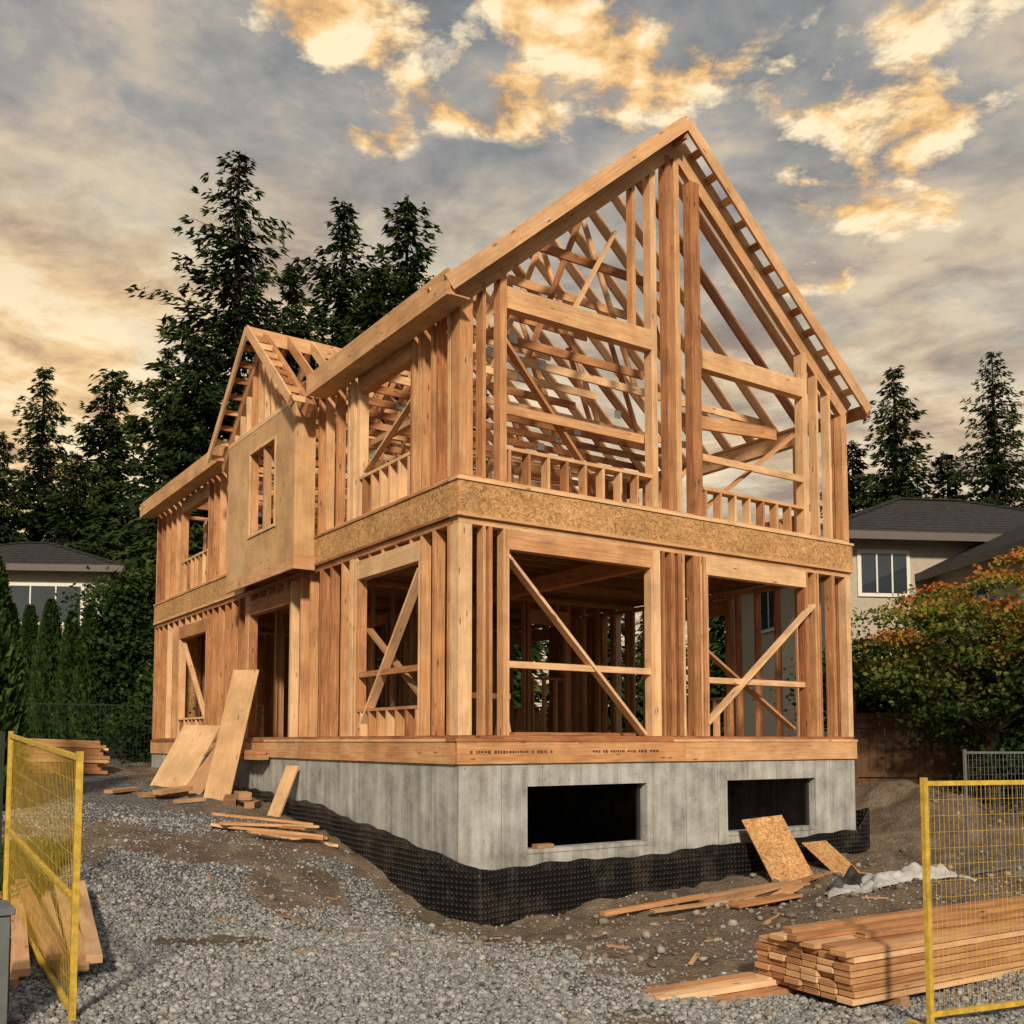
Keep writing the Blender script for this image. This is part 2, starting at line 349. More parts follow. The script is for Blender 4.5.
o=link('foundation_membrane',me,house); sm=o.modifiers.new('s','SOLIDIFY'); sm.thickness=.012

fl=MB()
fl.box(-.03,3.63,-.035,.01,1.835,2.10,M_w,rnd=.42); fl.box(3.634,W+.03,-.035,.01,1.835,2.10,M_w,rnd=.62); fl.box(-.035,.01,.012,4.8,1.835,2.10,M_w,rnd=.5); fl.box(-.035,.01,4.803,Lh,1.835,2.10,M_w,rnd=.6)
fl.box(W-.01,W+.03,.012,Lh,1.835,2.10,M_w); fl.box(0,W,Lh-.01,Lh+.03,1.835,2.10,M_w)
for x0,x1 in ((-.05,3.4),(3.403,W+.04)): fl.box(x0,x1,-.045,.2,2.102,2.135,M_w)
fl.box(-.05,.15,.203,6.3,2.102,2.135,M_w); fl.box(-.05,.15,6.303,Lh,2.102,2.135,M_w)
fl.box(.16,W,.21,Lh,2.07,2.125,M_osb)
for (a,b_) in ((.15,1.35),(2.0,3.1)):
    x=a
    while x<b_: 
        wd=random.uniform(.015,.045); zz=random.uniform(0,.012); fl.box(x,x+wd,-.0385,-.0365,1.955+zz,1.995-zz*.5,M_stamp,0); x+=wd+random.choice((.012,.015,.05))
y=.3
while y<Lh: fl.box(.22,W-.22,y,y+.04,1.84,2.06,M_w2); y+=.4
fl.obj('ground_floor_deck',house)
f2=MB()
xs=[-.03,2.41,4.85,W+.03]
for i in range(3): f2.box(xs[i]+(.003 if i else 0),xs[i+1],-.032,.012,4.84,5.235,M_osb,.0005)
ys=[.014,2.44,4.3]; 
for i in range(2): f2.box(-.032,.012,ys[i],ys[i+1]-.003,4.84,5.235,M_osb,.0005)
for a,b in ((7.44,9.9),(9.903,12.3),(12.303,Lh)): f2.box(-.032,.012,a,b,4.84,5.235,M_osb,.0005)
f2.box(-.05,W+.05,-.05,.16,5.237,5.272,M_w); f2.box(-.05,.15,.163,4.3,5.237,5.272,M_w); f2.box(-.05,.15,7.44,Lh,5.237,5.272,M_w)
f2.box(-.045,W+.045,-.045,.15,4.80,4.838,M_w); f2.box(-.045,.15,.153,4.29,4.80,4.838,M_w); f2.box(-.045,.15,7.45,Lh,4.80,4.838,M_w)
f2.box(W-.01,W+.03,.014,Lh,4.84,5.235,M_osb); f2.box(0,W,Lh-.01,Lh+.03,4.84,5.235,M_osb)
f2.box(.16,W-.02,.17,Lh-.02,5.205,5.235,M_osb)
y=.35
while y<Lh-.1: f2.box((-.33 if 4.3<y<7.4 else .02),W-.03,y,y+.045,4.9,5.2,M_w2); y+=.4
f2.box(3.6,3.75,.2,Lh-.1,4.62,4.86,M_w)
f2.obj('upper_floor_deck',house)

def studwall(mb,ori,fx,a0,a1,z0,z1,sp=.4,ops=(),d=.14,mat=M_w,skip=None,top=2):
    def B(p0,p1,q0,q1,r0,r1,**k):
        if ori=='y': mb.box(p0,p1,q0,q1,r0,r1,mat,**k)
        else: mb.box(q0,q1,p0,p1,r0,r1,mat,**k)
    f0,f1=fx,fx+d
    B(a0,a1,f0,f1,z0,z0+.04)
    for i in range(top): B(a0+.003*i,a1-.003*i,f0,f1,z1-.04*(i+1),z1-.04*i-.002)
    zs=z0+.042; ze=z1-.04*top-.002
    def inside(p):
        for o in ops:
            if o[0]-.06<p<o[1]+.06: return True
        return False
    p=a0+.02
    while p<a1-.01:
        if not inside(p): B(p-.02,p+.02,f0,f1,zs,ze)
        p+=sp*random.uniform(.9,1.1)
    B(a1-.045,a1-.002,f0,f1,zs,ze)
    for (o0,o1,sl,hd) in ops:
        for p in (o0-.095,o1+.055): B(p,p+.04,f0,f1,zs,ze)
        for p in (o0-.05,o1+.01): B(p,p+.04,f0,f1,zs,hd-.002)
        B(o0-.048,o1+.048,f0-.004,f1-.01,hd,min(hd+.26,ze))
        q=o0+.2
        while q<o1 and hd+.3<ze: B(q,q+.04,f0,f1,hd+.262,ze); q+=.4
        if sl:
            B(o0,o1,f0-.003,f1,sl-.04,sl); q=o0+.02
            while q<o1: B(q,q+.04,f0,f1,zs,sl-.042); q+=.27
def posts(mb,ori,fx,lst,z0,z1,d=.14):
    for (a,b) in lst:
        zz=z1(0.5*(a+b)) if callable(z1) else z1
        if ori=='y': mb.box(a,b,fx,fx+d,z0,zz,M_w)
        else: mb.box(fx,fx+d,a,b,z0,zz,M_w)
w1=MB()
studwall(w1,'y',.0,0.0,W,2.135,4.80,.36,[(.74,3.05,None,4.47),(4.15,6.2,None,4.47)])
posts(w1,'y',-.006,[(0.0,.19),(.43,.48),(3.14,3.22),(3.42,3.50),(3.56,3.64),(3.86,3.98),(6.44,6.48),(6.86,6.93),(7.2,7.31)],2.178,4.715,.15)
w1.box(.70,3.1,.02,.11,3.01,3.09,M_w,rnd=.85); w1.box(4.1,6.25,.02,.11,2.93,3.01,M_w,rnd=.85)
w1.beam((.72,.055,4.40),(2.95,.055,2.2),.04,.13,M_w,(0,-1,0),rnd=.85); w1.beam((4.12,.05,2.35),(6.35,-.03,4.2),.04,.13,M_w,(0,-1,0),rnd=.9)
w1.beam((4.3,.35,3.5),(6.3,.35,2.3),.04,.11,M_w2,(0,-1,0))
studwall(w1,'x',.0,.16,Lh,2.135,4.80,.40,[(1.0,2.75,2.56,4.4),(5.35,7.2,None,4.35),(9.8,11.6,2.6,4.3)])
posts(w1,'x',-.006,[(.2,.26),(.56,.62),(2.92,3.04),(7.3,7.46),(4.0,4.07)],2.178,4.715,.15)
w1.box(.02,.11,.95,2.85,3.0,3.08,M_w)
w1.beam((.06,2.7,2.3),(.06,1.0,4.3),.04,.13,M_w,(-1,0,0),rnd=.85); w1.beam((.2,2.8,3.7),(.2,1.1,2.6),.04,.1,M_w2,(-1,0,0))
w1.beam((.06,11.5,4.2),(.06,9.9,2.6),.04,.1,M_w,(-1,0,0))
studwall(w1,'x',W-.14,.16,Lh,2.135,4.80,.42,[(2.6,4.6,2.9,4.4),(8,10,2.9,4.4)])
studwall(w1,'y',Lh-.14,.16,W-.16,2.135,4.80,.42,[(1.2,2.6,3.0,4.3),(4.5,6.2,None,4.3)])
studwall(w1,'y',5.0,.2,W-.2,2.135,4.80,.38,[(2.2,3.3,None,4.3),(4.6,5.4,3.3,4.3)],.09,M_w2)
studwall(w1,'x',3.65,5.2,Lh-.2,2.135,4.80,.4,[(7,8.2,None,4.3)],.09,M_w2)
studwall(w1,'y',8.6,.2,W-.2,2.135,4.80,.4,[(1.2,2.2,None,4.3)],.09,M_w2)
w1.box(.0,4.2,Lh+.001,Lh+.02,2.2,4.8,M_osb); w1.box(W+.001,W+.018,6.3,7.9,2.2,4.8,M_osb); w1.box(W+.001,W+.018,10.2,Lh,2.2,4.8,M_osb)  # back-wall OSB panel is added to block light and darken the interior
for j,(a,b) in enumerate(((1.9,3.6),(2.0,3.4),(1.95,3.7),(2.1,3.5),(4.3,6.0),(1.6,3.3))):
    i=j*.17; w1.box(a,b,1.0+i,1.14+i,2.137,2.175,M_w)
for i in range(5): w1.box(1.0+.05*i,3.5-.1*i,.5+.15*(i%3),.63+.15*(i%3),2.14+.042*(i//3),2.18+.042*(i//3),M_w)
w1.obj('first_storey_framing',house)
sh=MB()
sh.box(1.2,2.1,2.0,2.12,2.72,2.80,M_w2)
for x in (1.28,2.0):
    for s in (-1,1): sh.beam((x,2.06,2.74),(x+.06*s,2.06+.28*s,2.13),.04,.09,M_w2)
sh.obj('sawhorse')
RM=3.58; RZ=10.98; SL=.867
def rz(x): return RZ-SL*abs(x-RM)
w2=MB(); zf=5.272
studwall(w2,'x',.0,.16,4.25,zf,7.52,.38,[(1.25,2.75,5.88,7.12)])
studwall(w2,'x',.0,7.5,Lh,zf,7.52,.38,[(9.8,11.6,5.98,7.05)])
posts(w2,'x',-.006,[(.2,.26),(.62,.68),(.95,1.02),(2.95,3.07),(7.55,7.7)],zf+.042,7.43,.15)
w2.beam((.08,2.7,5.95),(.08,1.3,6.6),.035,.09,M_w,(-1,0,0)); w2.box(.3,.39,1.0,3,6.45,6.53,M_w2)
w2.box(0,W,0,.14,zf,zf+.04,M_w)
zb_=zf+.042
top=lambda x: rz(x)-.42
posts(w2,'y',-.006,[(0,.19),(.33,.38),(.59,.69),(3.10,3.21),(3.40,3.50),(3.56,3.66),(3.88,4.06),(6.24,6.36),(6.56,6.61),(6.86,6.91),(7.18,7.31)],zb_,top,.15)
w2.box(.69,3.10,-.02,.13,7.52,7.80,M_w,rnd=.7); w2.box(4.08,6.24,-.02,.13,7.47,7.75,M_w,rnd=.8)
for a,b,s in ((.69,3.10,5.76),(4.08,6.24,5.74)):
    w2.box(a,b,-.004,.14,s-.045,s,M_w); q=a+.03
    while q<b-.04: w2.box(q,q+.04,0,.14,zb_,s-.047,M_w); q+=.30
w2.box(.69,3.1,.16,.2,6.24,6.36,M_w); w2.box(4.08,6.24,.0,.04,6.12,6.22,M_w)
w2.beam((.7,.3,7.4),(2.4,.3,5.5),.04,.12,M_w,(0,-1,0)); w2.beam((4.3,.2,5.5),(6.3,.2,6.95),.04,.12,M_w,(0,-1,0))
w2.beam((4.1,.6,6.9),(6.3,.6,7.05),.06,.2,M_w,(0,0,1))
posts(w2,'y',.01,[(2.78,2.84)],7.80,top,.12)
w2.beam((1.9,.4,7.7),(2.8,.4,9.3),.04,.09,M_w,(0,-1,0))
studwall(w2,'x',W-.14,.16,Lh,zf,7.42,.45,[(1.0,3.4,5.9,7.1),(5.2,7.5,5.9,7.1)])
studwall(w2,'y',Lh-.14,.16,W-.16,zf,7.45,.45,[(2.0,4.5,6.0,7.1)])
studwall(w2,'y',5.2,.2,W-.2,zf,7.45,.45,[(4.6,5.6,None,7.1)],.09,M_w)
studwall(w2,'x',3.7,5.4,Lh-.2,zf,7.45,.45,[(7,8.2,None,7.1)],.09,M_w2)
studwall(w2,'y',9.2,.2,3.6,zf,7.45,.45,[],.09,M_w2)
w2.beam((1.0,5.1,5.4),(2.6,5.1,7.3),.04,.12,M_w,(0,-1,0)); w2.beam((5.0,3,5.4),(6.8,3,7.2),.04,.12,M_w,(0,-1,0))
w2.obj('second_storey_framing',house)
rf=MB(); y=.45; k=0; vo_=.135
def rafter(y,d=.19,w=.042,lx=-.3,rx=7.52):
    rf.beam((RM-.02,y,RZ-vo_),(lx,y,rz(lx)-vo_),w,d,M_w); rf.beam((RM+.02,y,RZ-vo_),(rx,y,rz(rx)-vo_),w,d,M_w)
while y<Lh+.01:
    rafter(y,lx=.0); k+=1
    zc=7.60
    if y>.9:
        xr=W if (y>3.5 or k%3==0) else 3.9
        rf.box(.05,xr,y+.045,y+.083,zc-.0,zc+.12,M_w)
        if y>1.5 and k%2==0:
            rf.beam((1.5,y+.02,7.7),(2.2,y+.02,rz(2.2)-.3),.04,.09,M_w); rf.beam((2.4,y+.02,7.7),(RM,y+.02,RZ-.4),.04,.09,M_w)
            rf.beam((4.8,y+.02,7.7),(RM,y+.02,RZ-.4),.04,.09,M_w)
            rf.beam((5.7,y+.02,7.7),(5.0,y+.02,rz(5)-.3),.04,.09,M_w)
        if k%2: rf.box(2.2,4.95,y-.07,y-.03,9.35,9.49,M_w)
        for xx in (1.5,2.4,4.8):
            if random.random()<.5: rf.box(xx-.07,xx+.07,y+.036,y+.042,7.61,7.75,M_tag,0)
    y+=.56
rf.box(RM-.022,RM+.022,-.25,Lh+.3,RZ-.36,RZ-.03,M_w)
for (ya,yb) in ((.0,0),(Lh,0)):
    for s,xe in ((-1,-.02),(1,W+.02)):
        rf.beam((RM,ya+.045,RZ-.27),(xe,ya+.045,rz(xe)-.27),.10,.36,M_w,rnd=.6)
for yy in (-.27,Lh+.27):
    for xe in (-.31,7.53): rf.beam((RM,yy,RZ-.125),(xe,yy,rz(xe)-.125),.04,.19,M_w,rnd=.7)
    for xe in (-.3,7.52): rf.beam((RM,(.14 if yy<0 else Lh-.14),RZ-.14),(xe,(.14 if yy<0 else Lh-.14),rz(xe)-.14),.045,.19,M_w)
rf.beam((RM-.05,-.125,RZ-.22),(-.29,-.125,rz(-.29)-.19),.245,.018,M_ply,rnd=.6)
s=.35
while s<3.95:
    x=RM+s
    if x<7.5:
        z=rz(x)-.10
        rf.beam((x,-.25,z),(x,.0,z),.11,.04,M_w,up=(SL*.7,0,.8))
    s+=.30
rf.box(-.335,-.29,-.28,3.95,7.34,7.655,M_w,rnd=.6); rf.box(-.335,-.29,7.8,Lh+.28,7.34,7.655,M_w,rnd=.6)
rf.box(-.289,-.004,-.25,3.95,7.36,7.378,M_ply); rf.box(-.289,-.004,7.8,Lh+.28,7.36,7.378,M_ply)
rf.box(7.52,7.56,-.28,Lh+.28,7.33,7.54,M_w)
rf.obj('roof_framing',house)
bb=MB(); X0=-.35; t0,t1=4.3,7.44; tm=(t0+t1)/2; DZ=9.08; dsl=.89
def dz(t): return DZ-dsl*abs(t-tm)
wy0,wy1,wz0,wz1=5.12,6.28,5.6,6.98
for a,b,c,d,r_ in ((t0,wy0,4.93,7.36,.4),(wy1,t1,4.93,7.36,.6),(wy0,wy1,4.93,wz0,.5),(wy0,wy1,wz1,7.36,.45)):
    bb.box(X0-.018,X0,a+.0015,b-.0015,c+.001,d-.001,M_ply,0,rnd=r_)
bb.box(X0-.016,-.033,t0-.02,t0-.002,4.93,7.36,M_ply,0,rnd=.45); bb.box(X0-.016,-.0,t1+.002,t1+.02,4.93,7.36,M_ply,0)
bb.box(X0-.04,X0-.0,t0-.02,t1+.02,4.74,4.92,M_w,rnd=.6); bb.box(X0-.04,-.035,t0-.06,t0-.022,4.74,4.96,M_w,rnd=.6)
for (a,b) in ((t0,t0+.04),(wy0-.05,wy0-.01),(wy1+.01,wy1+.05),(t1-.04,t1)): bb.box(X0+.002,X0+.13,a+.003,b,4.95,7.3,M_w)
bb.box(X0+.002,X0+.13,wy0,wy1,wz0-.05,wz0-.01,M_w); bb.box(X0+.002,X0+.13,wy0,wy1,wz1+.01,wz1+.2,M_w)
bb.box(X0+.002,X0+.13,wy0+.55,wy0+.59,wz0,wz1,M_w2)
for a,b,c,d in ((wy0-.04,wy0,wz0,wz1),(wy1,wy1+.04,wz0,wz1)): bb.box(X0-.035,X0-.019,a,b,c,d,M_w)
bb.box(X0-.04,X0-.019,wy0-.06,wy1+.06,wz0-.06,wz0-.01,M_w); bb.box(X0-.035,X0-.019,wy0-.04,wy1+.04,wz1,wz1+.05,M_w)
bb.box(X0-.022,X0+.13,t0-.02,t1+.02,7.362,7.44,M_w)
q=t0+.2
while q<t1:
    if dz(q)-.28>7.5: bb.box(X0,X0+.09,q-.02,q+.02,7.45,dz(q)-.25,M_w)
    q+=.3
for te in (t0-.42,t1+.42):
    bb.beam((X0+.04,tm,DZ-.2),(X0+.04,te,dz(te)-.2),.09,.22,M_w)
    bb.beam((X0-.27,tm,DZ-.09),(X0-.27,te,dz(te)-.09),.04,.15,M_w,rnd=.75)
    for i in range(1,9):
        tt=tm+(te-tm)*i/8.3; bb.box(X0-.25,X0,tt-.02,tt+.02,dz(tt)-.14,dz(tt)-.05,M_w)
xr=X0+.45
while xr<1.35:
    zmain=rz(xr); tl=max(0,(DZ-zmain))/dsl; tl=min(max(tl,.15),t1+.42-tm) if xr>-.2 else t1+.42-tm
    for s in (-1,1): bb.beam((xr,tm,DZ-.12),(xr,tm+s*tl,DZ-dsl*tl-.12),.042,.16,M_w)
    xr+=.42
bb.box(X0-.27,1.5,tm-.02,tm+.02,DZ-.28,DZ-.04,M_w)
for s in (-1,1): bb.beam((1.45,tm,DZ-.1),(-.25,tm+s*(DZ-rz(-.25))/dsl,rz(-.25)-.1),.04,.2,M_w)
bb.obj('bay_gable',house)

# ------------------------------------------------------------ sheets leaning etc.
def sheet(name,foot,topc,width,thick,mat,wdir=None):
    b=MB(); f=Vector(foot); t_=Vector(topc); a=(t_-f).normalized(); wd=Vector(wdir).normalized(); n=a.cross(wd).normalized()
    b.beam(f,t_,width,thick,mat,up=n,jit=0,rnd=random.uniform(.5,.8))
    return b.obj(name,bevel=.003)
sheet('plywood_plank',(-.78,6.5,g1(-.78,6.5)-.04),(-.16,6.9,3.35),.52,.022,M_ply,(-.75,1,0))
sheet('plywood_sheet',(-1.15,8.1,g1(-1.15,8.1)-.04),(-.45,8.4,2.4),.95,.022,M_ply,(-.5,1,0))
sheet('plywood_sheet',(-1.0,7.25,g1(-1.0,7.25)-.03),(-.2,7.5,2.15),.45,.022,M_w2,(-.6,1,0))
sheet('timber_offcut',(-.50,4.6,g1(-.50,4.6)-.02),(-.12,4.8,1.72),.24,.04,M_ply,(-.5,1,0))
sheet('osb_panel',(5.0,-.75,g1(5.0,-.75)-.02),(4.95,-.2,1.02),.85,.018,M_osb,(1,0,0))
sheet('osb_panel',(6.05,-.85,g1(6.05,-.85)-.01),(6.0,-.25,.62),.6,.018,M_osb,(1,.1,0))
def plank_pile(name,items,mat=M_w):
    b=MB()
    for (x,y,ang,L,w,h,lift) in items:
        dx,dy=math.cos(ang)*L/2,math.sin(ang)*L/2
        za=g1(x-dx,y-dy)+h/2+lift; zb2=g1(x+dx,y+dy)+h/2+lift; zm=g1(x,y)+h/2+lift
        up=max(0,zm-(za+zb2)/2)
        b.beam((x-dx,y-dy,za+up),(x+dx,y+dy,zb2+up),w,h,mat)
    return b.obj(name,bevel=.003)
U=random.uniform
plank_pile('scrap_planks',[(-1.2,2.7+U(-.5,.5),U(-.85,-.45)+.12*i,U(.8,1.7),.14,.035,.04*(i//3)+.01) for i in range(8)],M_w)
plank_pile('scrap_planks',[(U(.6,4.6),-1.15+U(-.25,.3),U(-.12,.22),U(1.2,2.6),.1,.035,.02+.02*(i%2)) for i in range(6)],M_w2)
plank_pile('scrap_planks',[(3.4,-1.6,.05,1.2,.25,.03,.02),(3.9,-1.45,.3,.9,.2,.02,.04),(2.2,-1.0,.08,1.8,.09,.05,.03)],M_w)
plank_pile('lumber_pile',[(-2.3+U(-.1,.1),12.6+.16*(i%5),U(-.06,.06)+.05,U(1.6,2.4),.14,.045,.05*(i//5)) for i in range(20)],M_w)
plank_pile('wood_blocks',[(-1.5,7.0,.2,.8,.2,.08,.0),(-1.4,6.8,.5,.7,.2,.08,.09),(-.7,6.0,1.2,.6,.2,.12,.0),(-.6,5.7,1.4,.5,.2,.12,.1),(-1.3,6.2,.3,.5,.15,.06,0),(-.5,5.5,1.0,.5,.16,.1,0),(-2.0,7.6,.8,.9,.16,.06,0)],M_w2)
bx,by=site(-8.9,20)
plank_pile('lumber_pile',[(bx+U(-.1,.1),by+.16*(i%4),.1+U(-.03,.03),U(1.2,1.6),.15,.07,.075*(i//4)) for i in range(34)],M_w)
bx,by=site(-3.72,7.4)
plank_pile('timber_planks',[(bx+.12*i,by+.03*i,math.pi/2+.06*U(-1,1)-.10,3.0,.10,.05,.05*(i%3)) for i in range(6)],M_stack)
items=[]
for i in range(60):
    X=U(-5,5); Z=U(7,16); x,y=site(X,Z)
    if -.4<x<7.6 and y>-.4: continue
    items.append((x,y,U(0,3.1),U(.06,.3),U(.02,.06),.018,.003))
plank_pile('timber_offcuts',items,M_w2)
b=MB(); b.box(1.15,1.4,-.0,.12,.782,.83,M_w2); b.box(5.0,5.3,.0,.1,.822,.86,M_w2); b.obj('timber_offcut')
b=MB(); b.box(-.28,-.07,6.0,6.6,1.8,1.88,M_w2); b.box(-.28,-.07,6.7,7.2,1.8,1.9,M_w2); b.box(-.26,-.08,6.1,6.9,1.885,1.96,M_w); b.obj('wood_blocks')

# ------------------------------------------------------------ lumber stack front right
st=MB(); A=Vector((*site(1.80,7.5),0)); Bc=Vector((*site(2.27,6.72),0)); wdv=(Bc-A).normalized(); ldv=Vector((-wdv.y,wdv.x,0))
if ldv.dot(Vector((R[0],R[1],0)))<0: ldv=-ldv
zg=g1(*((A+Bc)/2).xy)+.0
for i in (0.5,1.9,3.2):
    c=A+ldv*i; st.beam((c.x,c.y,zg+.03),(c.x+wdv.x*.9,c.y+wdv.y*.9,zg+.03),.09,.07,M_w2)
nb=6; wb=.148
for L_ in range(8):
    for j in range(nb):
        e=U(-.03,.03)+(U(-.08,.05) if L_==7 else 0); p=A+wdv*(wb*(j+.5)+U(-.003,.003))+ldv*e; z=zg+.065+.0225+.0455*L_
        if L_==7 and j in (0,): continue
        st.beam((p.x,p.y,z),(p.x+ldv.x*4,p.y+ldv.y*4,z),.138,.038,M_stack)
for k_,(off,sk,ln,s0) in enumerate(((.22,.03,3.4,.1),(.45,-.02,3.6,-.1),(.62,.05,3.0,.4))):
    p=A+wdv*off+ldv*s0; q=p+ldv*ln+wdv*sk; z=zg+.065+.0455*8+.02; st.beam((p.x,p.y,z),(q.x,q.y,z),.09,.038,M_stack)
for i in (.8,2.6):
    d_=A+ldv*i+wdv*(wb*nb+.006); zt2=zg+.065+.0455*8; st.beam((d_.x,d_.y,zg+.06),(d_.x,d_.y,zt2),.02,.004,M_strap,jit=0)
st.obj('lumber_stack',bevel=.002)
st=MB()
for i in range(5):
    p=A-ldv*(.75+.08*i)+wdv*(-.05+.14*(i%3)); q=p+ldv*1.2+wdv*U(-.05,.05); z=zg+.03+.045*(i//3); st.beam((p.x,p.y,z),(q.x,q.y,z),.12,.04,M_stack)
st.obj('timber_planks',bevel=.002)

# ------------------------------------------------------------ fences
def mesh_panel(name,pa,pb,za0,za1,zb0,zb1,mat,cell=(.05,.13),wire=.0035,tube=.035,mid=None,feet=False):
    b=MB(); pa=Vector((*pa,0)); pb=Vector((*pb,0)); L_=(pb-pa).length
    def P(s,t): p=pa.lerp(pb,s); return Vector((p.x,p.y,(za0+(za1-za0)*t)*(1-s)+(zb0+(zb1-zb0)*t)*s))
    for s in (0,1): 
        b.beam(P(s,-.05),P(s,1.01),tube,tube,mat)
    for t in (.04,.985)+((mid,) if mid else ()): b.beam(P(0,t),P(1,t),tube*.85,tube*.85,mat)
    n=int(L_/cell[0])
    for i in range(1,n): b.beam(P(i/n,.04),P(i/n,.985),wire,wire,mat,jit=0)
    hgt=za1-za0; n=int(hgt/cell[1])
    for i in range(1,n): b.beam(P(0,.04+.945*i/n),P(1,.04+.945*i/n),wire,wire,mat,jit=0)
    if feet:
        for s in (0,1):
            q=P(s,0); nn=(pb-pa).normalized(); pr=Vector((-nn.y,nn.x,0)); b.beam(q-pr*.18+Vector((0,0,-.03)),q+pr*.18+Vector((0,0,-.03)),.05,.04,mat)
    return b.obj(name,bevel=.004)
pa=site(-4.10,8.2); pb=site(-2.42,5.62)
mesh_panel('temporary_fence_panel',pa,pb,g1(*pa)+.05,2.17,g1(*pb)+.0,2.03,M_yel,mid=.45,wire=.0026)
pc=site(-7.0,11.2)
mesh_panel('temporary_fence_panel',pc,(pa[0]-.05,pa[1]+.08),g1(*pc)+.05,2.3,g1(*pa)+.05,2.17,M_dgreen,cell=(.06,.2))
pa=site(2.58,6.3); pb=site(5.4,7.5)
mesh_panel('temporary_fence_panel',pa,pb,g1(*pa)+.03,1.86,g1(*pb)+.05,1.84,M_yel,cell=(.04,.10),feet=True,wire=.0026)
pa=site(6.0,13.3); pb=site(9.4,14.2)
mesh_panel('wire_fence',pa,pb,g1(*pa),1.98,g1(*pb),1.96,M_steel,cell=(.06,.1))
pa=site(-10.8,21.5); pb=site(-7.3,24)
mesh_panel('wire_fence',pa,pb,1.35,2.95,1.4,2.95,M_dgreen,cell=(.08,.1),wire=.006)
pc=site(-14.8,21.5); mesh_panel('wire_fence',pc,pa,1.35,2.95,1.35,2.95,M_dgreen,cell=(.08,.1),wire=.006)
b=MB(); pa=Vector((*site(6.25,18.4),0)); pb=Vector((*site(12.5,17.6),0))
n=44
for i in range(n):
    p=pa.lerp(pb,(i+.5)/n); z0=1.1; b.beam((p.x,p.y,z0),(p.x,p.y,2.62+U(-.01,.01)),.02,(pb-pa).length/n-.008,M_fencew,up=(pb-pa))
dn_=(pb-pa).normalized(); nn=Vector((dn_.y,-dn_.x,0))*.04
for z in (1.5,2.4): b.beam(pa+nn+Vector((0,0,z)),pb+nn+Vector((0,0,z)),.04,.09,M_fencew)
for i in range(4):
    p=pa.lerp(pb,[0,.21,.6,.95][i])+nn*1.5; b.beam((p.x,p.y,1.0),(p.x,p.y,2.85 if i!=1 else 3.1),.1,.1,M_fencew)
b.obj('wooden_fence')
b=MB(); ux,uy=site(-2.83,5.35); z0=g1(ux,uy)
b.box(ux-.15,ux+.15,uy-.15,uy+.15,z0,z0+.62,M_box,0); b.box(ux-.17,ux+.17,uy-.17,uy+.17,z0+.622,z0+.66,M_box,0); b.box(ux+.151,ux+.16,uy-.12,uy+.12,z0+.1,z0+.5,M_strap,0)
b.obj('utility_box',bevel=.01)
def tarp(name,cx,cy,rx_,ry_,h,mat,seed,rot=0):
    n=46; s=np.linspace(-1,1,n); A_,B_=np.meshgrid(s,s); r=np.maximum(abs(A_),abs(B_))
    x=A_*rx_*(1+.2*np.sin(B_*3+seed)); y=B_*ry_*(1+.25*np.cos(A_*4+seed))
    X=cx+x*math.cos(rot)-y*math.sin(rot); Y=cy+x*math.sin(rot)+y*math.cos(rot)
    Z=gz(X,Y)+.02+h*(1-r**2)*(vnoise(X+seed,Y,6,seed)*.6+.1)+h*.7*np.abs(vnoise(X,Y+seed,9,seed)-.5)*(1-r**4)
    idx=np.arange(n*n).reshape(n,n); Fq=np.stack([idx[:-1,:-1].ravel(),idx[:-1,1:].ravel(),idx[1:,1:].ravel(),idx[1:,:-1].ravel()],1)
    link(name,fast_mesh(name,np.stack([X.ravel(),Y.ravel(),Z.ravel()],1),Fq,mat,smooth=True))
tx,ty=site(4.85,13.5); tarp('crumpled_tarp',tx-.1,ty-.5,.75,.32,.26,M_tarp,3,-.4); tarp('crumpled_tarp',tx-.55,ty-.1,.35,.22,.28,M_dark,5,.3); tarp('crumpled_tarp',tx-1.0,ty-.3,.3,.18,.15,M_tarp,8,.1)

